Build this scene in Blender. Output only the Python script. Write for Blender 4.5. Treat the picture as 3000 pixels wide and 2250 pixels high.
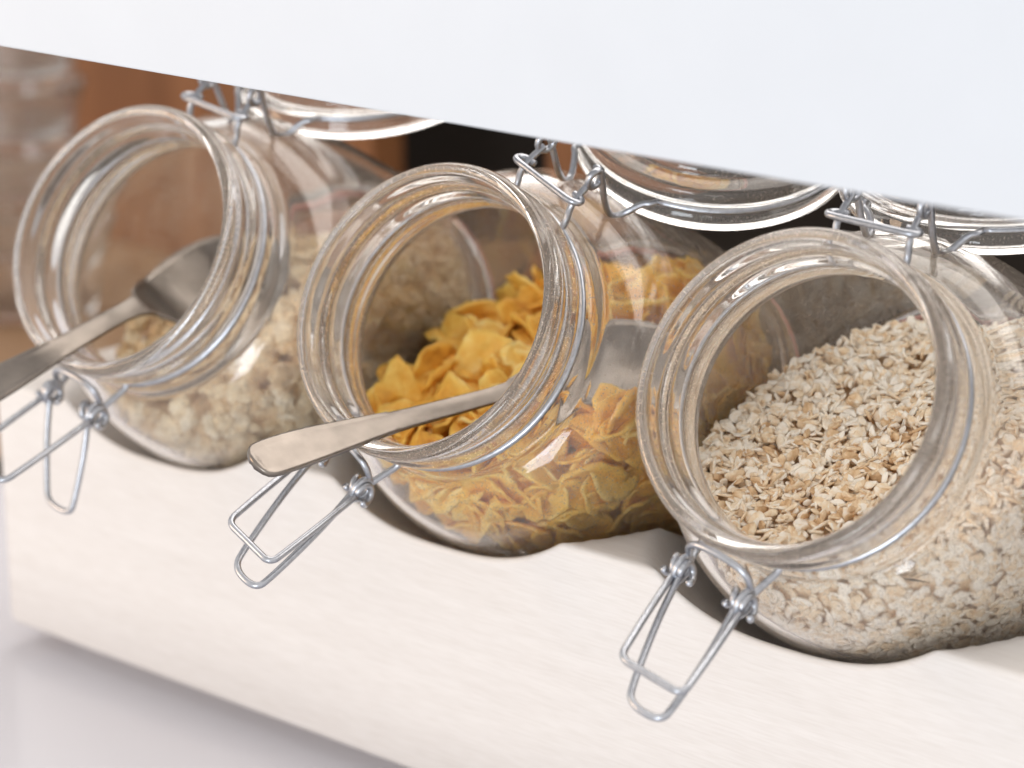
import bpy, bmesh, math, random
import numpy as np
from mathutils import Matrix, Vector, noise as mnoise

random.seed(7); rng = np.random.default_rng(11)
scene = bpy.context.scene
for o in list(bpy.data.objects): bpy.data.objects.remove(o)
COL = scene.collection

# ------------------------------------------------------------------ camera
Z0 = 0.190                                    # height of the middle jar's mouth above the counter
def V(x, y, z): return Vector((x, y, z + Z0))
cam_d = bpy.data.cameras.new('camera'); cam = bpy.data.objects.new('camera', cam_d); COL.objects.link(cam)
right = Vector((0.7771, 0.6294, 0.0001)); up = Vector((-0.1880, 0.2320, 0.9544)); back = Vector((0.6007, -0.7416, 0.2986))
right.normalize(); back = (back - right*back.dot(right)).normalized(); up = back.cross(right)
CAM = V(0.5125, -0.5857, 0.2176)
cam.matrix_world = Matrix(((right.x, up.x, back.x, CAM.x), (right.y, up.y, back.y, CAM.y), (right.z, up.z, back.z, CAM.z), (0, 0, 0, 1)))
cam_d.sensor_width = 36; cam_d.lens = 5400/2212*36; cam_d.clip_start = 0.02; cam_d.clip_end = 60
cam_d.dof.use_dof = True; cam_d.dof.focus_distance = 0.785; cam_d.dof.aperture_fstop = 7.5
scene.camera = cam

# ------------------------------------------------------------------ light
world = bpy.data.worlds.new('World'); scene.world = world; world.use_nodes = True
bg = world.node_tree.nodes['Background']; bg.inputs[0].default_value = (1.0, 0.962, 0.925, 1); bg.inputs[1].default_value = 0.82
def area(name, loc, target, sx, sy, power, color):
    d = bpy.data.lights.new(name, 'AREA'); d.shape = 'RECTANGLE'; d.size = sx; d.size_y = sy; d.energy = power; d.color = color
    o = bpy.data.objects.new(name, d); COL.objects.link(o); o.location = loc
    o.rotation_euler = (Vector(target) - Vector(loc)).to_track_quat('-Z', 'Y').to_euler(); return o
area('window_light', (0.60, -2.2, 0.12), (0, 0, 0.15), 0.62, 0.85, 14, (0.86, 0.93, 1.0))
area('warm_lamp', (-1.05, -1.0, 0.45), (-0.2, 0, 0.05), 0.5, 0.5, 4.5, (1.0, 0.70, 0.46))

area('shelf_light', (0.05, 0.22, Z0+0.50), (0.0, 0.06, Z0), 1.3, 0.46, 3.6, (1.0, 0.93, 0.86))  # unseen fill added above the jars to brighten their contents

vs = scene.view_settings; vs.view_transform = 'Standard'; vs.look = 'None'; vs.exposure = 0.50; vs.gamma = 1.0; vs.use_curve_mapping = False
cy = scene.cycles
cy.max_bounces = 28; cy.transmission_bounces = 20; cy.glossy_bounces = 8; cy.diffuse_bounces = 9; cy.transparent_max_bounces = 24
cy.caustics_refractive = True; cy.caustics_reflective = True; cy.blur_glossy = 0.6
cy.sample_clamp_indirect = 5.0; cy.use_denoising = True
try: cy.denoiser = 'OPENIMAGEDENOISE'; cy.denoising_input_passes = 'RGB_ALBEDO_NORMAL'
except Exception: pass
scene.render.engine = 'CYCLES'

# ------------------------------------------------------------------ materials
def mat(name):
    m = bpy.data.materials.new(name); m.use_nodes = True
    nt = m.node_tree; return m, nt, nt.nodes['Principled BSDF']
def N(nt, kind, **kw):
    n = nt.nodes.new(kind)
    for k, v in kw.items():
        if k in n.inputs: n.inputs[k].default_value = v
        else: setattr(n, k, v)
    return n
def ramp(nt, fac, stops):
    r = nt.nodes.new('ShaderNodeValToRGB'); e = r.color_ramp.elements
    while len(e) < len(stops): e.new(0.5)
    for k, (p, c) in enumerate(stops): e[k].position = p; e[k].color = c if len(c) == 4 else (*c, 1)
    nt.links.new(fac, r.inputs[0]); return r
def coords(nt, scale=(1, 1, 1), out='Object'):
    tc = nt.nodes.new('ShaderNodeTexCoord'); mp = nt.nodes.new('ShaderNodeMapping'); mp.inputs['Scale'].default_value = scale
    nt.links.new(tc.outputs[out], mp.inputs[0]); return mp.outputs[0]

def wood_pale():
    m, nt, b = mat('pale_beech')
    c = coords(nt, (5, 60, 60)); n1 = N(nt, 'ShaderNodeTexNoise', Scale=3.0, Detail=6.0, Roughness=0.6); nt.links.new(c, n1.inputs['Vector'])
    c2 = coords(nt, (45, 600, 600)); n2 = N(nt, 'ShaderNodeTexNoise', Scale=2.0, Detail=4.0); nt.links.new(c2, n2.inputs['Vector'])
    r1 = ramp(nt, n1.outputs[0], [(0.3, (0.622, 0.598, 0.582)), (0.7, (0.660, 0.640, 0.627))])
    r2 = ramp(nt, n2.outputs[0], [(0.35, (0.905, 0.89, 0.875)), (0.6, (1, 1, 1))])
    mx = N(nt, 'ShaderNodeMix', data_type='RGBA', blend_type='MULTIPLY'); mx.inputs[0].default_value = 0.55
    nt.links.new(r1.outputs[0], mx.inputs[6]); nt.links.new(r2.outputs[0], mx.inputs[7]); nt.links.new(mx.outputs[2], b.inputs['Base Color'])
    bp = N(nt, 'ShaderNodeBump', Strength=0.12, Distance=0.0004); nt.links.new(n2.outputs[0], bp.inputs['Height']); nt.links.new(bp.outputs[0], b.inputs['Normal'])
    b.inputs['Roughness'].default_value = 0.48; return m
def wood_brown():
    m, nt, b = mat('brown_timber')
    c = coords(nt, (25, 25, 2)); n1 = N(nt, 'ShaderNodeTexNoise', Scale=2.0, Detail=5.0); nt.links.new(c, n1.inputs['Vector'])
    r1 = ramp(nt, n1.outputs[0], [(0.3, (0.200, 0.078, 0.026)), (0.7, (0.270, 0.112, 0.042))]); nt.links.new(r1.outputs[0], b.inputs['Base Color'])
    b.inputs['Roughness'].default_value = 0.6; return m
def plain(name, col, rough=0.5, metal=0.0, var=0.06, scale=40, bump=0.0):
    m, nt, b = mat(name); c = coords(nt); n1 = N(nt, 'ShaderNodeTexNoise', Scale=scale, Detail=4.0); nt.links.new(c, n1.inputs['Vector'])
    lo = tuple(x*(1-var) for x in col); hi = tuple(min(1, x*(1+var)) for x in col)
    r1 = ramp(nt, n1.outputs[0], [(0.3, lo), (0.7, hi)]); nt.links.new(r1.outputs[0], b.inputs['Base Color'])
    b.inputs['Roughness'].default_value = rough; b.inputs['Metallic'].default_value = metal
    if bump:
        bp = N(nt, 'ShaderNodeBump', Strength=bump, Distance=0.0005); nt.links.new(n1.outputs[0], bp.inputs['Height']); nt.links.new(bp.outputs[0], b.inputs['Normal'])
    return m
def glass(name, dust, tint=(0.996, 0.998, 0.997), base_clear=False):
    m, nt, b = mat(name)
    b.inputs['Base Color'].default_value = (*tint, 1); b.inputs['Transmission Weight'].default_value = 1.0
    b.inputs['IOR'].default_value = 1.5; b.inputs['Roughness'].default_value = 0.0
    c = coords(nt)
    nb = N(nt, 'ShaderNodeTexNoise', Scale=55.0, Detail=2.0); nt.links.new(c, nb.inputs['Vector'])
    bp = N(nt, 'ShaderNodeBump', Strength=0.03, Distance=0.002); nt.links.new(nb.outputs[0], bp.inputs['Height']); nt.links.new(bp.outputs[0], b.inputs['Normal'])
    if dust > 0:                                   # cereal flour clinging to the glass
        df = N(nt, 'ShaderNodeBsdfDiffuse'); df.inputs[0].default_value = (0.70, 0.61, 0.53, 1)
        tl = N(nt, 'ShaderNodeBsdfTranslucent'); tl.inputs[0].default_value = (0.70, 0.61, 0.53, 1)
        ds = N(nt, 'ShaderNodeMixShader'); ds.inputs[0].default_value = 0.5; nt.links.new(df.outputs[0], ds.inputs[1]); nt.links.new(tl.outputs[0], ds.inputs[2])
        n1 = N(nt, 'ShaderNodeTexNoise', Scale=28.0, Detail=5.0, Roughness=0.6); nt.links.new(c, n1.inputs['Vector'])
        r1 = ramp(nt, n1.outputs[0], [(0.30, (dust*0.35,)*3), (0.72, (dust*1.5,)*3)])
        n2 = N(nt, 'ShaderNodeTexNoise', Scale=1500.0, Detail=1.0); nt.links.new(c, n2.inputs['Vector'])
        r2 = ramp(nt, n2.outputs[0], [(0.645, (0, 0, 0)), (0.70, (0.9, 0.9, 0.9))])
        ad = N(nt, 'ShaderNodeMath', operation='ADD', use_clamp=True); nt.links.new(r1.outputs[0], ad.inputs[0]); 
        mu = N(nt, 'ShaderNodeMath', operation='MULTIPLY'); mu.inputs[1].default_value = min(1.0, dust*6); nt.links.new(r2.outputs[0], mu.inputs[0]); nt.links.new(mu.outputs[0], ad.inputs[1])
        fac = ad.outputs[0]
        if base_clear:                             # flour haze thinned at the bottom to keep the view through it dark
            sp = N(nt, 'ShaderNodeSeparateXYZ'); nt.links.new(c, sp.inputs[0])
            mr = N(nt, 'ShaderNodeMapRange'); mr.inputs[1].default_value = -0.022; mr.inputs[2].default_value = -0.010; mr.inputs[3].default_value = 1.0; mr.inputs[4].default_value = 0.25
            nt.links.new(sp.outputs[1], mr.inputs[0]); m2 = N(nt, 'ShaderNodeMath', operation='MULTIPLY'); nt.links.new(fac, m2.inputs[0]); nt.links.new(mr.outputs[0], m2.inputs[1]); fac = m2.outputs[0]
        mx = N(nt, 'ShaderNodeMixShader'); nt.links.new(fac, mx.inputs[0]); nt.links.new(b.outputs[0], mx.inputs[1]); nt.links.new(ds.outputs[0], mx.inputs[2])
        nt.links.new(mx.outputs[0], nt.nodes['Material Output'].inputs[0])
    return m
def food(name, stops, scale, rough=0.7, sub=0.0, bump=0.4, spread=0.35, edge=None):
    m, nt, b = mat(name); c = coords(nt)
    oi = nt.nodes.new('ShaderNodeObjectInfo'); at = N(nt, 'ShaderNodeAttribute', attribute_name='tone')
    n1 = N(nt, 'ShaderNodeTexNoise', Scale=scale, Detail=4.0, Roughness=0.65); nt.links.new(c, n1.inputs['Vector'])
    rn = N(nt, 'ShaderNodeMath', operation='MULTIPLY_ADD'); nt.links.new(oi.outputs['Random'], rn.inputs[0]); rn.inputs[1].default_value = spread; rn.inputs[2].default_value = -spread/2
    a1 = N(nt, 'ShaderNodeMath', operation='ADD'); nt.links.new(n1.outputs[0], a1.inputs[0]); nt.links.new(rn.outputs[0], a1.inputs[1])
    a2 = N(nt, 'ShaderNodeMath', operation='ADD'); nt.links.new(a1.outputs[0], a2.inputs[0]); nt.links.new(at.outputs['Fac'], a2.inputs[1])
    r1 = ramp(nt, a2.outputs[0], stops); nt.links.new(r1.outputs[0], b.inputs['Base Color'])
    b.inputs['Roughness'].default_value = rough
    if sub: b.inputs['Subsurface Weight'].default_value = sub; b.inputs['Subsurface Radius'].default_value = (0.003, 0.0018, 0.0008); b.inputs['Subsurface Scale'].default_value = 1.0
    n3 = N(nt, 'ShaderNodeTexNoise', Scale=scale*4, Detail=3.0); nt.links.new(c, n3.inputs['Vector'])
    bp = N(nt, 'ShaderNodeBump', Strength=bump, Distance=0.0006); nt.links.new(n3.outputs[0], bp.inputs['Height']); nt.links.new(bp.outputs[0], b.inputs['Normal'])
    return m

M_wood = wood_pale(); M_brown = wood_brown()
M_white = plain('white_laminate', (0.512, 0.548, 0.600), 0.4, var=0.01)
M_table = plain('white_counter', (0.640, 0.645, 0.700), 0.20, var=0.02, scale=6)
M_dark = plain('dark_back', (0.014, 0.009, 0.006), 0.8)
M_bounce = plain('dark_stained_wood', (0.26, 0.155, 0.085), 0.6, var=0.2, scale=12)  # brown of the added sheet that bounces warm fill into the jars
M_wire = plain('galvanised_wire', (0.40, 0.415, 0.45), 0.30, 1.0, 0.12, 700, 0.15)
M_steel = plain('worn_steel', (0.22, 0.193, 0.170), 0.30, 1.0, 0.14, 120, 0.06)  # base darkened to stand in for reflections of a brown room
M_glassn = glass('jar_glass', 0.075, base_clear=True)
M_lid = glass('lid_glass', 0.07)
M_tumbler = glass('tumbler_glass', 0.06)
M_red = plain('red_rubber', (0.66, 0.30, 0.26), 0.5)  # pink-red for the thin ring at each jar's base edge
M_flake = food('toasted_corn', [(0.18, (0.60, 0.25, 0.028)), (0.42, (0.85, 0.46, 0.062)), (0.60, (0.92, 0.60, 0.125)), (0.85, (0.95, 0.76, 0.33))], 160, 0.55, bump=0.5)
M_oat = food('rolled_oat', [(0.15, (0.40, 0.21, 0.085)), (0.36, (0.70, 0.475, 0.27)), (0.54, (0.87, 0.70, 0.49)), (0.76, (0.95, 0.88, 0.77))], 260, 0.8, bump=0.5, spread=0.42)
M_puff = food('puffed_grain', [(0.15, (0.46, 0.27, 0.12)), (0.38, (0.76, 0.56, 0.33)), (0.58, (0.88, 0.72, 0.48)), (0.85, (0.94, 0.84, 0.66))], 190, 0.8, bump=0.6)

# ------------------------------------------------------------------ helpers
def link(o, parent=None):
    COL.objects.link(o)
    if parent is not None: o.parent = parent
    return o
def mesh_obj(name, bm_or_me, m, parent=None, smooth=True):
    if isinstance(bm_or_me, bmesh.types.BMesh):
        me = bpy.data.meshes.new(name); bmesh.ops.recalc_face_normals(bm_or_me, faces=bm_or_me.faces); bm_or_me.to_mesh(me); bm_or_me.free()
    else: me = bm_or_me
    if smooth: me.polygons.foreach_set('use_smooth', [True]*len(me.polygons))
    if not me.materials: me.materials.append(m)
    return link(bpy.data.objects.new(name, me), parent)
def tag(o, label=None, cat=None, group=None, kind=None):
    if label: o['label'] = label
    if cat: o['category'] = cat
    if group: o['group'] = group
    if kind: o['kind'] = kind
    return o
def pydata(name, v, f):
    me = bpy.data.meshes.new(name); me.from_pydata([tuple(p) for p in v], [], f); me.update(); return me
def box_bm(bm, x0, x1, y0, y1, z0, z1, bev=0.0):
    r = bmesh.ops.create_cube(bm, size=1.0)
    for v in r['verts']: v.co = Vector(((x0+x1)/2 + v.co.x*(x1-x0), (y0+y1)/2 + v.co.y*(y1-y0), (z0+z1)/2 + v.co.z*(z1-z0)))
    if bev: bmesh.ops.bevel(bm, geom=list({e for v in r['verts'] for e in v.link_edges}), offset=bev, segments=3, affect='EDGES', profile=0.5)
    return bm
def chaikin(p, it=3, closed=False):
    p = [Vector(q) for q in p]
    for _ in range(it):
        n = len(p); q = [] if closed else [p[0]]
        for i in range(n if closed else n-1):
            a, b = p[i], p[(i+1) % n]; q += [a.lerp(b, .25), a.lerp(b, .75)]
        if not closed: q.append(p[-1])
        p = q
    return p
def tube(bm, pts, r, closed=False, seg=10):
    pts = [Vector(p) for p in pts]; q = [pts[0]]
    for p in pts[1:]:
        if (p - q[-1]).length > 1e-6: q.append(p)
    pts = q; n = len(pts); rings = []; nrm = None
    for i in range(n):
        if closed: t = pts[(i+1) % n] - pts[i-1]
        else: t = pts[min(i+1, n-1)] - pts[max(i-1, 0)]
        t.normalize()
        if nrm is None: nrm = t.orthogonal().normalized()
        nrm = (nrm - t*nrm.dot(t)).normalized(); b = t.cross(nrm)
        rings.append([bm.verts.new(pts[i] + r*(math.cos(2*math.pi*k/seg)*nrm + math.sin(2*math.pi*k/seg)*b)) for k in range(seg)])
    for i in range(n if closed else n-1):
        A, B = rings[i], rings[(i+1) % n]; off = 0
        if closed and i == n-1:
            off = min(range(seg), key=lambda k: (A[0].co - B[k].co).length)
        for k in range(seg): bm.faces.new((A[k], A[(k+1) % seg], B[(k+1+off) % seg], B[(k+off) % seg]))
    if not closed: bm.faces.new(rings[0][::-1]); bm.faces.new(rings[-1])
def lathe(name, prof, seg=112, closed=True):
    """prof: (s, r) pairs, axis = local y"""
    v = []; f = []; n = len(prof)
    for s, r in prof:
        for k in range(seg): a = 2*math.pi*k/seg; v.append((r*math.cos(a), s, r*math.sin(a)))
    for i in range(n if closed else n-1):
        j = (i+1) % n
        for k in range(seg): k2 = (k+1) % seg; f.append((i*seg+k, i*seg+k2, j*seg+k2, j*seg+k))
    me = pydata(name, v, f); bm = bmesh.new(); bm.from_mesh(me); bmesh.ops.recalc_face_normals(bm, faces=bm.faces); bm.to_mesh(me); bm.free(); return me
def smooth_prof(p, it=2):
    return [(q.x, q.y) for q in chaikin([(a, b, 0) for a, b in p], it)]

# ------------------------------------------------------------------ setting
YF = 0.020; THETA = math.radians(29); PSI = math.radians(-3); TAN = math.tan(THETA)
bm = bmesh.new(); box_bm(bm, -1.6, 1.2, -0.22, 1.0, -0.22, -0.190, 0.002); bmesh.ops.translate(bm, verts=bm.verts, vec=(0, 0, Z0))
tag(mesh_obj('counter_top', bm, M_table, smooth=False), kind='structure')
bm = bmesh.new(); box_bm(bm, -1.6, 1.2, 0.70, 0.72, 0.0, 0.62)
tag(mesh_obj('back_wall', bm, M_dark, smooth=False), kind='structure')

bm = bmesh.new(); box_bm(bm, -1.10, -0.42, 0.15, 0.69, 0.0, 0.004)  # sheet added over the counter, its brown chosen to reflect warm fill
tag(mesh_obj('recess_floor', bm, M_bounce, smooth=False), kind='structure')
bm = bmesh.new(); box_bm(bm, -0.4195, 1.15, 0.15, 0.69, 0.0, 0.0038)  # near-black sheet added over the counter; shade behind the jars put into colour
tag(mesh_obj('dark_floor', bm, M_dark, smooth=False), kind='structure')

# white fascia with the shelf board behind it
bm = bmesh.new(); box_bm(bm, -1.3, 1.0, -0.045, -0.027, 0.0742, 0.40, 0.0006); bmesh.ops.translate(bm, verts=bm.verts, vec=(0, 0, Z0))
root = link(bpy.data.objects.new('display_shelf', None)); root.location = (0, 0, Z0+0.0747)
tag(root, 'white shelf front above the row of cereal jars, hiding their lids', 'shelf')
def under(o, r): o.parent = r; o.matrix_parent_inverse = Matrix.Translation(r.location).inverted(); return o
for q in bm.verts: q.co.z -= 0.0052*(q.co.x - 0.04)            # the front hangs a hair out of level
under(mesh_obj('fascia', bm, M_white, smooth=False), root)
bm = bmesh.new(); box_bm(bm, -1.3, 1.0, -0.0265, 0.06, 0.36, 0.385); bmesh.ops.translate(bm, verts=bm.verts, vec=(0, 0, Z0))
under(mesh_obj('deck', bm, M_white, smooth=False), root)

# brown uprights behind the jars
for nm, x0, x1, y, lab in (('timber_board', -0.86, -0.475, 0.50, 'wide brown timber board behind the jar with the puffed grain clusters'),
                           ('timber_post', -0.342, -0.262, 0.50, 'narrow brown timber post in the dark gap behind the cornflake jar')):
    bm = bmesh.new(); box_bm(bm, x0, x1, y, y+0.03, -0.1865, 0.359, 0.002); bmesh.ops.translate(bm, verts=bm.verts, vec=(0, 0, Z0))
    tag(mesh_obj(nm, bm, M_brown, smooth=False), lab, 'board' if 'board' in nm else 'post')

# stand: one long block of pale wood with a sloping cradle for each jar
JX = [-0.1365, 0.0, 0.140]
ZL, ZB, ZG, RG = -0.0770, -0.1805, -0.0907, 0.090
X0, X1, Y1 = -0.243, 0.243, 0.128
def top_z(x, y):
    z = ZL
    for jx in (-0.140, 0.0, 0.140):
        d = x - (jx - 0.008 + math.tan(PSI)*y)
        if abs(d) < 0.085:
            g = ZG + 0.0142*(abs(d)/0.0515)**2.7 - TAN*(y - YF); k = 0.0010
            h = max(0.0, min(1.0, 0.5 + 0.5*(z - g)/k)); z = z*(1-h) + g*h - k*h*(1-h)
    return max(z, ZB + 0.006)
xs = list(np.linspace(X0, X1, 330)); ys = [YF + 0.0035] + list(np.linspace(YF + 0.010, Y1, 14)); v = []; f = []
for i, x in enumerate(xs):
    e = min(x - X0, X1 - x); ins = 0.004*(1 - math.sqrt(max(0, 1 - (1 - min(1, e/0.004))**2))) if e < 0.004 else 0
    col = [(x, Y1-ins, ZB+ins), (x, YF+0.003+ins, ZB+ins), (x, YF+0.0009+ins, ZB+0.0009+ins), (x, YF+ins, ZB+0.003+ins)]
    zt = top_z(x, YF)
    for q in (0.35, 0.7): col.append((x, YF+ins, ZB + (zt-ZB)*q))
    R = 0.0024
    for a in (0, 22, 45, 68): col.append((x, YF+ins + R*(1-math.cos(math.radians(a))), zt - R + R*math.sin(math.radians(a)) - ins))
    for y in ys: col.append((x, y, top_z(x, y) - ins))
    v += [(p[0], p[1], p[2]+Z0) for p in col]; n = len(col)
for i in range(len(xs)-1):
    for j in range(n): f.append((i*n+j, (i+1)*n+j, (i+1)*n+(j+1) % n, i*n+(j+1) % n))
f.append(tuple(range(n))); f.append(tuple(range((len(xs)-1)*n, len(xs)*n))[::-1])
me = pydata('block', v, f)
stand = link(bpy.data.objects.new('jar_stand', None)); stand.location = (0, 0.07, 0)
tag(stand, 'long pale wooden block stand with three curved cradles holding the tilted jars', 'stand')
under(mesh_obj('block', me, M_wood), stand)
bm = bmesh.new(); box_bm(bm, X0+0.018, X1-0.018, YF+0.020, Y1-0.01, -0.1899, ZB+0.002); bmesh.ops.translate(bm, verts=bm.verts, vec=(0, 0, Z0))
under(mesh_obj('plinth', bm, M_wood, smooth=False), stand)

# ------------------------------------------------------------------ jars
LJ = 0.150; RB = 0.0695
AX = Vector((math.sin(PSI)*math.cos(THETA), math.cos(PSI)*math.cos(THETA), -math.sin(THETA)))
XX = Vector((math.cos(PSI), -math.sin(PSI), 0)); UU = XX.cross(AX)
outer = [(0.0002, 0.0462), (-0.0004, 0.0480), (0.0006, 0.0497), (0.0030, 0.0503), (0.0058, 0.0500), (0.0080, 0.0484), (0.0105, 0.0480), (0.0128, 0.0490), (0.0150, 0.0500),
         (0.0172, 0.0496), (0.0190, 0.0478), (0.0215, 0.0466), (0.0238, 0.0476), (0.0256, 0.0494), (0.0285, 0.0500), (0.0308, 0.0502), (0.0322, 0.0512), (0.0336, 0.0542), (0.0368, 0.0583), (0.0430, 0.0622), (0.0520, 0.0655), (0.0640, 0.0680),
         (0.0780, 0.0692), (0.0860, RB), (0.110, RB), (0.1330, RB), (0.1420, 0.0685), (0.1475, 0.0650), (0.1500, 0.0590), (0.1500, 0.0500), (0.1470, 0.0400), (0.1455, 0.0200), (0.1455, 0.0002)]
inner = [(0.1400, 0.0002), (0.1400, 0.0300), (0.1400, 0.0520), (0.1390, 0.0600), (0.1340, 0.0645), (0.1280, 0.0660), (0.110, 0.0662), (0.0860, 0.0661), (0.0780, 0.0658), (0.0640, 0.0646), (0.0520, 0.0620),
         (0.0440, 0.0587), (0.0390, 0.0550), (0.0357, 0.0506), (0.0336, 0.0464), (0.0312, 0.0438), (0.0270, 0.0430), (0.0180, 0.0430), (0.0110, 0.0432), (0.0085, 0.0438), (0.0065, 0.0448), (0.0040, 0.0452), (0.0012, 0.0454)]
inner_s = sorted([(s, r) for s, r in inner]); IS = np.array([s for s, r in inner_s if r > 0.03]); IR = np.array([r for s, r in inner_s if r > 0.03])
def ri(s): return np.interp(s, IS, IR)
jar_prof = smooth_prof(outer + inner + [(0.0002, 0.0462)], 1)[:-1]
jar_prof = [(s - LJ, r) for s, r in jar_prof]
ME_body = lathe('jar_body', jar_prof)
band_prof = [(0.1432-LJ, 0.0680), (0.1428-LJ, 0.0688), (0.1450-LJ, 0.0679), (0.1465-LJ, 0.0668), (0.1460-LJ, 0.0660)]
# lid: underside at k=0 growing to the outside along -k
lid_prof = smooth_prof([(0, 0.0002), (0, 0.034), (0.0004, 0.0400), (0.003, 0.0412), (0.0045, 0.0430), (0.0045, 0.0485), (0.0058, 0.0498), (0.0085, 0.0500), (0.0105, 0.0488), (0.0125, 0.0478), (0.0150, 0.0484), (0.0172, 0.0498),
                        (0.0200, 0.0498), (0.0218, 0.0480), (0.0215, 0.0430), (0.0180, 0.0400), (0.0150, 0.0360), (0.0072, 0.0340), (0.0055, 0.0290), (0.0048, 0.0150), (0.0046, 0.0002)], 1)
ME_lid = lathe('lid', lid_prof, 96, closed=False)
WR = 0.00115

def make_jar(jx, slide, roll, beta, lever_dir, loop_dir, label, lid_drop=0.003, loop_len=1.0, lever_len=1.0, clasp_roll=None):
    mouth = V(jx, 0, 0) - AX*slide
    root = link(bpy.data.objects.new('clip_top_jar', None))
    O = mouth + AX*LJ
    root.matrix_world = Matrix(((XX.x, AX.x, UU.x, O.x), (XX.y, AX.y, UU.y, O.y), (XX.z, AX.z, UU.z, O.z), (0, 0, 0, 1)))
    tag(root, label, 'jar', 'clip-top glass jars lying in the wooden stand')
    inv = root.matrix_world.to_3x3().inverted()
    mesh_obj('body', ME_body, M_glassn, root)
    rho = math.radians(roll)
    rh = Vector((math.cos(rho), 0, math.sin(rho))); th = Vector((-math.sin(rho), 0, math.cos(rho)))
    rc = math.radians(clasp_roll) if clasp_roll else rho
    rhc = Vector((math.cos(rc), 0, math.sin(rc))); thc = Vector((-math.sin(rc), 0, math.cos(rc)))
    def P(d, t, rad, s): return (rh*rad + th*t + Vector((0, s - LJ, 0))) if d > 0 else (-rhc*rad - thc*t + Vector((0, s - LJ, 0)))   # d=+1 hinge side, -1 clasp side
    # neck wire: ring with a gap at the clasp, ends bent outwards
    bm = bmesh.new(); sw = 0.0214; rr = 0.0481
    g0 = math.radians(17); pts = []
    c0 = rc + math.pi
    for k in range(97):
        a = c0 + g0 + (2*math.pi - 2*g0)*k/96; pts.append(Vector((rr*math.cos(a), sw-LJ, rr*math.sin(a))))
    e0 = [P(-1, 0.0135, 0.0490, sw), P(-1, 0.0128, 0.0520, 0.0200), P(-1, 0.0120, 0.0565, 0.0180), P(-1, 0.0118, 0.0590, 0.0165)]
    e1 = [P(-1, -0.0135, 0.0490, sw), P(-1, -0.0128, 0.0520, 0.0200), P(-1, -0.0120, 0.0565, 0.0180), P(-1, -0.0118, 0.0590, 0.0165)]
    s0, s1 = (e0, e1) if (pts[0] - e0[0]).length < (pts[0] - e1[0]).length else (e1, e0)
    tube(bm, chaikin(s0[::-1] + pts[:1], 2)[:-1] + pts + chaikin(pts[-1:] + s1, 2)[1:], WR, seg=10)
    for t in (0.0125, -0.0125):                          # two prongs that carry the hinge
        tube(bm, chaikin([P(1, t*0.98, 0.0466, sw), P(1, t, 0.0500, 0.0205), P(1, t, 0.0550, 0.0175), P(1, t*0.98, 0.0600, 0.0185), P(1, t*0.95, 0.0650, 0.0200)], 3), WR)
    mesh_obj('neck_wire', bm, M_wire, root)
    # hinge bar with looped ends
    bm = bmesh.new(); y0 = 0.0165
    bar = [P(1, -0.0100, 0.0585, y0+0.0022), P(1, -0.0140, 0.0585, y0+0.0022), P(1, -0.0158, 0.0572, y0), P(1, -0.0140, 0.0560, y0-0.0024), P(1, -0.006, 0.0560, y0-0.0026), P(1, 0.006, 0.0560, y0-0.0026), P(1, 0.0140, 0.0560, y0-0.0024), P(1, 0.0158, 0.0572, y0), P(1, 0.0140, 0.0585, y0+0.0022), P(1, 0.0100, 0.0585, y0+0.0022)]
    tube(bm, chaikin(bar, 3), WR); mesh_obj('hinge_bar', bm, M_wire, root)
    # lid, opened past upright and leaning back over the jar
    b = math.radians(beta); a_ = Vector((0, 1, 0)); n_ = -a_
    e1v = rh*math.cos(b) + a_*math.sin(b); w = n_*math.cos(b) + rh*math.sin(b)
    H = rh*0.0665 + Vector((0, 0.0200 - LJ, 0))
    LC = H + e1v*0.0660 - w*lid_drop
    lid = mesh_obj('lid', ME_lid, M_lid, root)
    ML = Matrix(((e1v.x, -w.x, th.x, LC.x), (e1v.y, -w.y, th.y, LC.y), (e1v.z, -w.z, th.z, LC.z), (0, 0, 0, 1))); lid.matrix_basis = ML
    il = ML.inverted()
    bm = bmesh.new(); pts = []; kg = 0.0128; g0 = math.radians(24)
    for k in range(97):
        a = math.pi + g0 + (2*math.pi - 2*g0)*k/96; pts.append(Vector((0.0490*math.cos(a), kg, 0.0490*math.sin(a))))
    hl = il @ H
    def arm(sg):
        t = 0.0118*sg
        coil = [Vector((hl.x + 0.0034*math.cos(q), hl.y + 0.0034*math.sin(q), t + sg*0.0016*q/6.28)) for q in np.linspace(5.2, -1.4, 14)]
        return [Vector((-0.0475, kg, 0.0195*sg)), Vector((-0.0490, kg+0.0006, 0.0170*sg)), Vector((-0.0545, kg+0.0060, 0.0125*sg)), Vector((-0.0600, kg+0.0035, 0.0118*sg))], coil
    for sg in (1, -1):
        a1, coil = arm(sg)
        near = pts[0] if abs(pts[0].z - a1[0].z) < abs(pts[-1].z - a1[0].z) else pts[-1]
        tube(bm, chaikin([near] + a1 + coil[:1], 2) + coil[1:], WR)
    tube(bm, pts, WR); mesh_obj('lid_wire', bm, M_wire, lid)
    # clasp: lever frame and bail loop hanging from the eyelets
    ld = (inv @ Vector(lever_dir)).normalized(); lp = (inv @ Vector(loop_dir)).normalized()
    pv = P(-1, 0, 0.0625, 0.0140); tw = -thc
    bm = bmesh.new()
    def eye(c, ax1, ax2, r=0.0030, t=None):
        tube(bm, [c + ax1*r*math.cos(q) + ax2*r*math.sin(q) + tw*0.0006*q*(t or 1) for q in np.linspace(0.2, 6.4, 18)], WR)
    lo = ld.cross(tw).normalized()
    side = lambda s_, l, wd, d, up_=0: pv + tw*(wd*s_) + d*l + lo*up_
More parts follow.
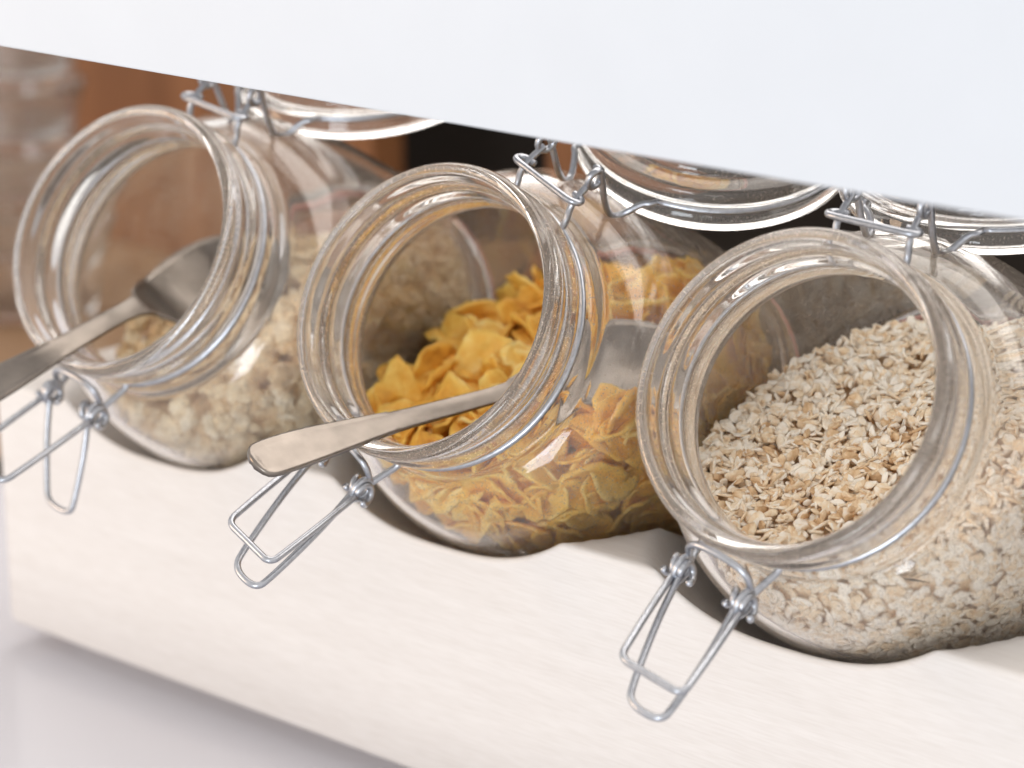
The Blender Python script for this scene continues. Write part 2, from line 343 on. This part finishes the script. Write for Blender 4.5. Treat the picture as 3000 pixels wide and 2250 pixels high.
    lev = [side(-1, 0.001, 0.0128, ld), side(-1, 0.022*lever_len, 0.0126, ld), side(-1, 0.0425*lever_len, 0.0118, ld), side(1, 0.0425*lever_len, 0.0118, ld), side(1, 0.022*lever_len, 0.0126, ld), side(1, 0.001, 0.0128, ld)]
    L1 = []
    for i, p in enumerate(lev):
        if i in (2, 3):
            q0 = lev[i-1]; q1 = lev[i+1]; L1 += [p + (q0-p).normalized()*0.006, p + (q0-p).normalized()*0.002, p + (q1-p).normalized()*0.002, p + (q1-p).normalized()*0.006]
        else: L1.append(p)
    tube(bm, chaikin(L1, 2), WR)
    for s_ in (-1, 1): eye(pv + tw*(0.0128*s_) - ld*0.0022, ld, lo, 0.0030, s_)
    mesh_obj('clasp_lever', bm, M_wire, root)
    bm = bmesh.new(); lo2 = lp.cross(tw).normalized()
    loop = [pv - tw*0.0106 + lp*0.000, pv - tw*0.0104 + lp*0.018*loop_len, pv - tw*0.0078 + lp*0.042*loop_len, pv - tw*0.0060 + lp*0.050*loop_len, pv + tw*0.0060 + lp*0.050*loop_len, pv + tw*0.0078 + lp*0.042*loop_len, pv + tw*0.0104 + lp*0.018*loop_len, pv + tw*0.0106 + lp*0.000]
    tube(bm, chaikin(loop, 3), WR)
    for s_ in (-1, 1): eye(pv + tw*(0.0106*s_) - lp*0.0020, lp, lo2, 0.0026, -s_)
    mesh_obj('bail_loop', bm, M_wire, root)
    # connecting bridge between the ring ends and the lever
    bm = bmesh.new()
    for s_ in (-1, 1):
        c = P(-1, 0.0118*s_, 0.0590, 0.0165)
        tube(bm, [c.lerp(pv + tw*(0.0118*(1 if tw.dot(c-pv) > 0 else -1)), 0.45) + (rhc*math.cos(q)*0.0040 + a_*math.sin(q)*0.0034) for q in np.linspace(0, 6.283, 20)][:-1], WR, closed=True)
    br = [P(-1, 0.0118, 0.0560, 0.0150), P(-1, 0.0112, 0.0530, 0.0110), P(-1, 0.006, 0.0515, 0.0090), P(-1, -0.006, 0.0515, 0.0090), P(-1, -0.0112, 0.0530, 0.0110), P(-1, -0.0118, 0.0560, 0.0150)]
    tube(bm, chaikin(br, 3), WR); mesh_obj('clasp_bridge', bm, M_wire, root)
    mesh_obj('base_band', lathe('base_band', band_prof, 96), M_red, root)
    return root, mouth

jars = [make_jar(JX[0], 0.007, 80, 46, (0.0, -0.95, -0.30), (0.03, -0.22, -0.97), 'glass clip-top jar of pale puffed clusters with a big serving spoon inside', loop_len=0.74),
        make_jar(JX[1], 0.0, 67, 42, (0.0, -0.95, -0.29), (0.02, -0.88, -0.47), 'glass clip-top jar of golden cornflakes with a spoon handle sticking out'),
        make_jar(JX[2], 0.0, 86, 48, (0.12, -0.92, -0.38), (0.08, -0.82, -0.58), 'glass clip-top jar filled with pale rolled oats, without any spoon', loop_len=0.88, lever_len=0.88, clasp_roll=77)]
JM = [j[1] for j in jars]

# ------------------------------------------------------------------ cereal
A3, X3, U3 = np.array(AX), np.array(XX), np.array(UU)
VIEW = np.array(CAM)
def surf(jar, xl, y):
    """height of the cereal heap, relative to the jar's own mouth, at local x, y"""
    base, sl, heap = ((-0.0740, 0.15, 0.050), (-0.0715, 0.36, 0.30), (-0.0630, 0.32, 0.30))[jar]
    t = np.clip((y + 0.015)/0.085, 0, 1); t = t*t*(3-2*t)
    if jar == 0: t2 = np.clip((y - 0.04)/0.06, 0, 1); return base + sl*y + t2*0.022 + 0.50*np.maximum(0, xl+0.012)*t
    return base + sl*y + heap*np.maximum(0, xl+0.02)*t
def shell_points(jar, n_top, n_wall, pad):
    """random points on the heap's surface and against the glass; returns pos, normal, kind"""
    out = []
    M = np.array(JM[jar])
    while len(out) < n_top:
        xl = rng.uniform(-0.066, 0.066); y = rng.uniform(-0.005, 0.15); z = surf(jar, xl, y)
        p = np.array([0, y, z]) + np.array([xl, 0, 0]); s = p @ A3; x_ = p @ X3; u_ = p @ U3
        if not (0.026 < s < 0.136): continue
        if math.hypot(x_, u_) > ri(s) - pad: continue
        e = 0.004; nn = np.array([-(surf(jar, xl+e, y)-surf(jar, xl-e, y))/(2*e), -(surf(jar, xl, y+e)-surf(jar, xl, y-e))/(2*e), 1.0]); nn /= np.linalg.norm(nn)
        out.append((M + p, nn, 0))
    cnt = 0
    while cnt < n_wall:
        s = rng.uniform(0.028, 0.137); a = rng.uniform(0, 2*math.pi); r = ri(s) - pad
        if rng.random() > r/0.066: continue
        x_ = r*math.cos(a); u_ = r*math.sin(a); p = A3*s + X3*x_ + U3*u_
        if p[2] > surf(jar, p[0], p[1]) + 0.0005: continue
        nn = X3*math.cos(a) + U3*math.sin(a); ds = (ri(s+0.002)-ri(s-0.002))/0.004; nn = nn - A3*ds; nn /= np.linalg.norm(nn)
        if nn @ ((VIEW - M - p)/np.linalg.norm(VIEW - M - p)) < -0.45: continue      # side of the jar that faces away
        out.append((M + p, nn, 1)); cnt += 1
    return out
def core(jar, name, m, inset):
    NS, NA = 26, 48; v = []; f = []; M = np.array(JM[jar])
    ss = np.linspace(0.034 + inset, 0.1365, NS)
    for s in ss:
        R = ri(s) - inset
        for k in range(NA):
            a = 2*math.pi*k/NA; x_ = R*math.cos(a); u_ = R*math.sin(a)
            lo, hi = -R, u_
            p = A3*s + X3*x_ + U3*u_
            while u_ <= 1e-9 and p[2] > surf(jar, p[0], p[1]) - inset and abs(x_) > 1e-4:      # side of the circle above the heap: slide down the wall
                x_ *= 0.93; u_ = -math.sqrt(R*R - x_*x_); p = A3*s + X3*x_ + U3*u_
            while u_ > 0 and abs(x_) > 1e-4:
                q = A3*s + X3*x_ - U3*math.sqrt(max(0, R*R - x_*x_))
                if q[2] <= surf(jar, q[0], q[1]) - inset: break
                x_ *= 0.93; u_ = math.sqrt(R*R - x_*x_); p = A3*s + X3*x_ + U3*u_
            if p[2] > surf(jar, p[0], p[1]) - inset:
                lo = -math.sqrt(max(0, R*R - x_*x_)); hi = u_
                for _ in range(24):
                    mid = (lo+hi)/2; p = A3*s + X3*x_ + U3*mid
                    if p[2] > surf(jar, p[0], p[1]) - inset: hi = mid
                    else: lo = mid
                p = A3*s + X3*x_ + U3*lo
            v.append(M + p)
    for i in range(NS-1):
        for k in range(NA): k2 = (k+1) % NA; f.append((i*NA+k, i*NA+k2, (i+1)*NA+k2, (i+1)*NA+k))
    f.append(tuple(range(NA))[::-1]); f.append(tuple(range((NS-1)*NA, NS*NA)))
    return v, f
def frame(nn, tilt):
    nn = nn + rng.normal(0, 1, 3)*tilt; nn /= np.linalg.norm(nn)
    t = np.cross(nn, rng.normal(0, 1, 3)); t /= np.linalg.norm(t); b = np.cross(nn, t)
    return np.stack([t, b, nn], 1)
def in_mouth(jar, p):
    """is this point seen straight through the open mouth?"""
    M = np.array(JM[jar]); d = VIEW - p
    for s in (0.0, 0.030):
        t = ((M + A3*s - p) @ A3)/(d @ A3)
        if t < 0: return False
        q = p + d*t - M; 
        if math.hypot(q @ X3, q @ U3) > (0.0452 if s == 0 else 0.0432): return False
    return True
def build_food(jar, kind, meshes, m, pts, scale_rng, tilt_top, tilt_wall, label, group, cat, limit=300, core_inset=0.004, stuff_label=None, lift=0.0):
    items = []
    bowl_a, bowl_b = np.array(V(0.026, 0.058, -0.028)), np.array(V(0.052, 0.090, -0.028))
    for p, nn, k in pts:
        if jar == 1:                                   # the spoon's bowl has pushed these aside
            h = np.clip((p - bowl_a) @ (bowl_b - bowl_a)/((bowl_b - bowl_a) @ (bowl_b - bowl_a)), 0, 1)
            if np.linalg.norm(p - bowl_a - h*(bowl_b - bowl_a)) < 0.021 and p[2] > Z0 - 0.040: continue
        sc = rng.uniform(*scale_rng); F = frame(nn, tilt_top if k == 0 else tilt_wall)
        q = p + (nn*lift*rng.uniform(-1, 1) if k == 0 else -nn*abs(lift)*rng.uniform(0, 1))
        dist = np.linalg.norm(VIEW - p)
        score = (3 if in_mouth(jar, p) else 0) + (1.0 if k == 0 else 0.6*(nn @ (VIEW-p)/dist)) + 0.3*sc/scale_rng[1] - dist
        items.append((score, q, F*sc, rng.integers(len(meshes))))
    # keep every piece inside the glass
    M = np.array(JM[jar]); fixed = []
    cos = []
    for me in meshes:
        c = np.empty(len(me.vertices)*3); me.vertices.foreach_get('co', c); cos.append(c.reshape(-1, 3))
    for sc, q, F, k in items:
        for _ in range(3):
            w = cos[k] @ F.T + q - M; s_ = w @ A3; x_ = w @ X3; u_ = w @ U3; rad = np.hypot(x_, u_)
            lim = np.interp(np.clip(s_, 0.004, 0.1385), IS, IR) - 0.0006
            e = rad - lim; j = int(np.argmax(e))
            if e[j] > 0: q = q - (X3*x_[j] + U3*u_[j])/rad[j]*e[j]
            o_ = float(s_.max()) - 0.1390
            if o_ > 0: q = q - A3*o_
        fixed.append((sc, q, F, k))
    items = fixed
    items.sort(key=lambda t: -t[0])
    for me in meshes:
        if not me.materials: me.materials.append(m)
    for sc, q, F, k in items[:limit]:
        o = bpy.data.objects.new(kind, meshes[k]); COL.objects.link(o)
        o.matrix_world = Matrix([[F[0, 0], F[0, 1], F[0, 2], q[0]], [F[1, 0], F[1, 1], F[1, 2], q[1]], [F[2, 0], F[2, 1], F[2, 2], q[2]], [0, 0, 0, 1]])
        tag(o, label, cat, group)
    # everything deeper in the heap: one object
    raw = []
    for me in meshes:
        c = np.empty(len(me.vertices)*3); me.vertices.foreach_get('co', c); tb = np.zeros(len(me.vertices))
        if 'tone' in me.attributes: me.attributes['tone'].data.foreach_get('value', tb)
        raw.append((c.reshape(-1, 3), [tuple(p.vertices) for p in me.polygons], tb))
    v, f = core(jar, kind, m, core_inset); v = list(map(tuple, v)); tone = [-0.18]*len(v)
    for sc, q, F, k in items[limit:]:
        c, fs, tb = raw[k]; off = len(v); w = c @ F.T + q; v += list(map(tuple, w)); f += [tuple(i+off for i in t) for t in fs]
        tone += list(tb + rng.uniform(-0.17, 0.17))
    me = pydata(kind + '_heap', v, f); at = me.attributes.new('tone', 'FLOAT', 'POINT'); at.data.foreach_set('value', tone)
    o = mesh_obj(kind + '_heap', me, m); tag(o, stuff_label, 'cereal', kind='stuff'); return o

def flake_mesh(i, n=9):
    """a curled, blistered flake with a ragged outline"""
    rs = np.random.default_rng(100+i); ax = rs.uniform(0.75, 1.1); ph = rs.uniform(0, 6.28, 4); am = rs.uniform(0.03, 0.09, 4); jag = rs.uniform(-0.07, 0.07, 22)
    cur = rs.uniform(0.04, 0.30); cdir = rs.uniform(0, 3.14); off = rs.uniform(0, 50)
    v = []; f = []; rings = 6; seg = 22
    def pos(r, a):
        R = 0.0086*r*(1 + sum(am[k]*math.sin((k+2)*a + ph[k]) for k in range(4)) + jag[int(round(a/6.28318*seg)) % seg]*r*r)
        x, y = R*math.cos(a), R*ax*math.sin(a); d = x*math.cos(cdir) + y*math.sin(cdir); e = -x*math.sin(cdir) + y*math.cos(cdir)
        z = cur*60*d*d + 0.20*cur*60*e*e*math.cos(ph[0]) + 0.0013*mnoise.noise(Vector((x*230+off, y*230, i))) + 0.0009*mnoise.noise(Vector((x*560+off, y*560, i)))
        return np.array([x, y, z - 0.0012])
    top = [pos(0, 0)] + [pos(r/rings, 2*math.pi*k/seg) for r in range(1, rings+1) for k in range(seg)]
    nt = len(top); v = top + [p - np.array([0, 0, 0.0010]) for p in top]
    for side in (0, 1):
        o = side*nt
        for k in range(seg):
            k2 = (k+1) % seg; t = (o, o+1+k, o+1+k2); f.append(t if side == 0 else t[::-1])
            for r in range(rings-1):
                q = (o+1+r*seg+k, o+1+(r+1)*seg+k, o+1+(r+1)*seg+k2, o+1+r*seg+k2); f.append(q if side == 0 else q[::-1])
    b = 1+(rings-1)*seg
    for k in range(seg): k2 = (k+1) % seg; f.append((b+k, nt+b+k, nt+b+k2, b+k2))
    me = pydata('cornflake', v, f); at = me.attributes.new('tone', 'FLOAT', 'POINT')
    tn = [-0.06] + [-0.06 + 0.11*((r+1)/rings)**4 for r in range(rings) for k in range(seg)]; at.data.foreach_set('value', tn + tn)
    me.polygons.foreach_set('use_smooth', [True]*len(me.polygons)); return me
def oat_mesh(i):
    rs = np.random.default_rng(300+i); L = rs.uniform(0.0021, 0.0034); W = L*rs.uniform(0.34, 0.85); T = rs.uniform(0.00030, 0.00050)
    seg = 9; v = []; f = []; ph = rs.uniform(0, 6.28, 3); tw = rs.uniform(-0.35, 0.35)
    for h, sc in ((-1, 0.0), (-1, 0.80), (0, 1.0), (1, 0.78), (1, 0.0)):
        for k in range(seg if sc else 1):
            a = 2*math.pi*k/seg; R = sc*(1 + 0.13*math.sin(2*a+ph[0]) + 0.10*math.sin(3*a+ph[1]) + rs.uniform(-0.05, 0.05))
            x, y = L*R*math.cos(a), W*R*math.sin(a); z = h*T*(1 if sc else 0.75) + tw*0.12*x*y/0.002*0.5 + 45*tw*x*x
            if sc == 0 and h == 1: z -= 0.00015
            v.append((x, y, z))
    idx = [0, 1, 1+seg, 1+2*seg, 1+3*seg]
    for k in range(seg):
        k2 = (k+1) % seg; f.append((0, 1+k2, 1+k)); f.append((idx[4], idx[3]+k, idx[3]+k2))
        for a in (1, 2): f.append((idx[a]+k, idx[a]+k2, idx[a+1]+k2, idx[a+1]+k))
    me = pydata('oat_flake', v, f); me.polygons.foreach_set('use_smooth', [True]*len(me.polygons)); return me
def puff_mesh(i):
    rs = np.random.default_rng(500+i); bm = bmesh.new(); bmesh.ops.create_icosphere(bm, subdivisions=3, radius=1.0)
    st = rs.uniform(0.65, 1.3, 3); off = rs.uniform(0, 90)
    for q in bm.verts:
        d = q.co.normalized(); n1 = mnoise.noise(d*1.9 + Vector((off, 0, 0))); n2 = mnoise.noise(d*6.0 + Vector((0, off, 0))); n3 = abs(mnoise.noise(d*3.2 + Vector((0, 0, off))))
        r = 0.0033*(1 + 0.55*n1 + 0.42*n2 + 0.40*n3); q.co = Vector((d.x*r*st[0], d.y*r*st[1], d.z*r*st[2]))
    me = bpy.data.meshes.new('puffed_cluster'); bm.to_mesh(me); bm.free(); me.polygons.foreach_set('use_smooth', [True]*len(me.polygons)); return me

build_food(1, 'cornflake', [flake_mesh(i) for i in range(12)], M_flake, shell_points(1, 190, 260, 0.0045), (0.9, 1.45), 0.80, 0.22,
           'golden toasted cornflake in the heap inside the jar with the slim spoon handle', 'cornflakes heaped in the jar', 'cornflake', stuff_label='golden cornflakes packed deeper in their glass jar', core_inset=0.009, lift=0.003)
build_food(2, 'oat_flake', [oat_mesh(i) for i in range(14)], M_oat, shell_points(2, 3600, 3600, 0.0012), (0.75, 1.2), 0.65, 0.28,
           'pale rolled oat flake in the heap inside the jar without a spoon', 'rolled oats heaped in the jar', 'oat flake', stuff_label='pale rolled oats filling the jar without a spoon', core_inset=0.0035, lift=0.0012)
build_food(0, 'puffed_cluster', [puff_mesh(i) for i in range(10)], M_puff, shell_points(0, 340, 560, 0.0038), (0.75, 1.25), 0.9, 0.9,
           'cream puffed grain cluster in the jar with the big serving spoon', 'puffed clusters heaped in the jar', 'puffed grain', stuff_label='cream puffed grain clusters packed deeper in their jar', core_inset=0.0065, lift=0.0025)

# ------------------------------------------------------------------ spoons
def spoon(path, widths, wdir, concave, label, thick=0.0016):
    """path of points handle-end -> bowl tip; widths half-width; concave depth per station"""
    P = [Vector(p) for p in path]; NP = 130; NV = 15
    def sm(tab, t):                                     # smoothed table look-up
        a, b = zip(*tab); w = min(0.035, 0.5*t + 0.002, 0.5*(1-t) + 0.002)
        return float(np.mean([np.interp(t + w*q, a, b) for q in np.linspace(-1, 1, 9)]))
    par = np.linspace(0, len(P)-1, NP); cp = chaikin(P, 4); cl = [0]
    for a, b in zip(cp[:-1], cp[1:]): cl.append(cl[-1] + (b-a).length)
    tot = cl[-1]; pl = [0]
    for a, b in zip(P[:-1], P[1:]): pl.append(pl[-1] + (b-a).length)
    pl = np.array(pl)/pl[-1]
    v = []; top = []; bot = []
    for i in range(NP):
        t = i/(NP-1); d = t*tot; j = min(len(cp)-2, max(0, int(np.searchsorted(cl, d)-1))); h = (d-cl[j])/max(1e-9, cl[j+1]-cl[j]); c = cp[j].lerp(cp[j+1], min(1, max(0, h)))
        tg = (cp[min(len(cp)-1, j+3)] - cp[max(0, j-2)]).normalized()
        w = Vector(wdir); w = (w - tg*w.dot(tg)).normalized(); nn = w.cross(tg).normalized()
        if nn.z < 0: nn = -nn
        hw = sm(widths, t); cc = sm(concave, t)
        if t < 0.6: hw *= 0.86
        A = []; B = []
        for k in range(NV):
            q = -1 + 2*k/(NV-1); rim = 0.00055 if ((abs(q) > 0.75 or t < 0.012) and t < 0.33) else 0.0
            th_ = thick*(1 - 0.25*q*q)
            pz = c + w*(hw*q) - nn*(cc*(1-q*q)); A.append(pz + nn*(th_/2 + rim)); B.append(pz - nn*th_/2)
        top.append(A); bot.append(B)
    idx = lambda s, i, k: s*NP*NV + i*NV + k
    v = [p for r in top for p in r] + [p for r in bot for p in r]; f = []
    for i in range(NP-1):
        for k in range(NV-1):
            f.append((idx(0, i, k), idx(0, i+1, k), idx(0, i+1, k+1), idx(0, i, k+1))); f.append((idx(1, i, k), idx(1, i, k+1), idx(1, i+1, k+1), idx(1, i+1, k)))
        for k in (0, NV-1): f.append((idx(0, i, k), idx(1, i, k), idx(1, i+1, k), idx(0, i+1, k)))
    for i in (0, NP-1):
        for k in range(NV-1): f.append((idx(0, i, k), idx(0, i, k+1), idx(1, i, k+1), idx(1, i, k)))
    me = pydata('serving_spoon', v, f); bm = bmesh.new(); bm.from_mesh(me); bmesh.ops.recalc_face_normals(bm, faces=bm.faces); bm.to_mesh(me); bm.free()
    o = mesh_obj('serving_spoon', me, M_steel); tag(o, label, 'spoon', 'serving spoons in the jars'); return o
W2 = [(0, 0.0012), (0.006, 0.0050), (0.014, 0.0070), (0.025, 0.0083), (0.04, 0.0080), (0.06, 0.0084), (0.15, 0.0078), (0.34, 0.0045), (0.58, 0.0036), (0.63, 0.0055), (0.68, 0.0110), (0.74, 0.0155), (0.80, 0.0177), (0.86, 0.0180), (0.91, 0.0162), (0.955, 0.0120), (0.985, 0.0070), (1.0, 0.0008)]
C2 = [(0, -0.0006), (0.3, -0.0008), (0.62, 0.0), (0.75, 0.006), (0.88, 0.0075), (1, 0.0005)]
spoon([V(-0.0145, -0.0640, -0.0395), V(-0.012, -0.0467, -0.0385), V(-0.007, -0.0200, -0.0378), V(0.006, 0.0235, -0.0355), V(0.020, 0.046, -0.0310), V(0.034, 0.064, -0.0260), V(0.048, 0.088, -0.0260)], W2, (0.80, -0.30, -0.52), C2,
      'steel spoon resting on the rim of the cornflake jar, ornate handle end outside')
W1 = [(0, 0.0012), (0.006, 0.0050), (0.014, 0.0072), (0.025, 0.0086), (0.05, 0.0088), (0.15, 0.0080), (0.34, 0.0050), (0.55, 0.0044), (0.59, 0.0065), (0.64, 0.0130), (0.70, 0.0185), (0.77, 0.0220), (0.84, 0.0226), (0.90, 0.0200), (0.95, 0.0148), (0.985, 0.0082), (1.0, 0.0008)]
jx = JX[0]
spoon([V(-0.1560, -0.080, -0.0500), V(-0.1500, -0.053, -0.0425), V(-0.1445, -0.0275, -0.0340), V(-0.146, 0.008, -0.0270), V(-0.149, 0.022, -0.0290), V(-0.149, 0.034, -0.0325), V(-0.146, 0.052, -0.0290), V(-0.138, 0.080, -0.018)], W1, (0.85, 0.1, -0.46), C2,
      'large steel serving spoon lying in the jar of puffed grain clusters')

# ------------------------------------------------------------------ stack of glasses in the background
tp = smooth_prof([(0, 0.0002), (0, 0.024), (0.002, 0.030), (0.012, 0.032), (0.040, 0.0355), (0.060, 0.0385), (0.066, 0.0410), (0.068, 0.0405), (0.060, 0.0365), (0.040, 0.0335), (0.012, 0.0300), (0.006, 0.0270), (0.005, 0.0002)], 1)
v = []; f = []
ME_t = lathe('glass_tumbler', tp, 48, closed=False)
for k in range(6):
    o = mesh_obj('glass_tumbler', ME_t, M_tumbler); o.matrix_world = Matrix.Translation((-0.610 + 0.002*math.sin(k*2.1), 0.345, 0.0042 + 0.036*k)) @ Matrix.Rotation(math.radians(90), 4, 'X')
    tag(o, ['lowest glass tumbler of the nested stack, standing on the brown shelf floor', 'second glass tumbler up from the brown floor in the nested stack', 'third glass tumbler up from the brown floor in the nested stack', 'fourth glass tumbler up from the brown floor in the nested stack', 'fifth glass tumbler up, just below the top of the nested stack', 'topmost glass tumbler of the nested stack beside the timber board'][k], 'glass', 'stacked glass tumblers')
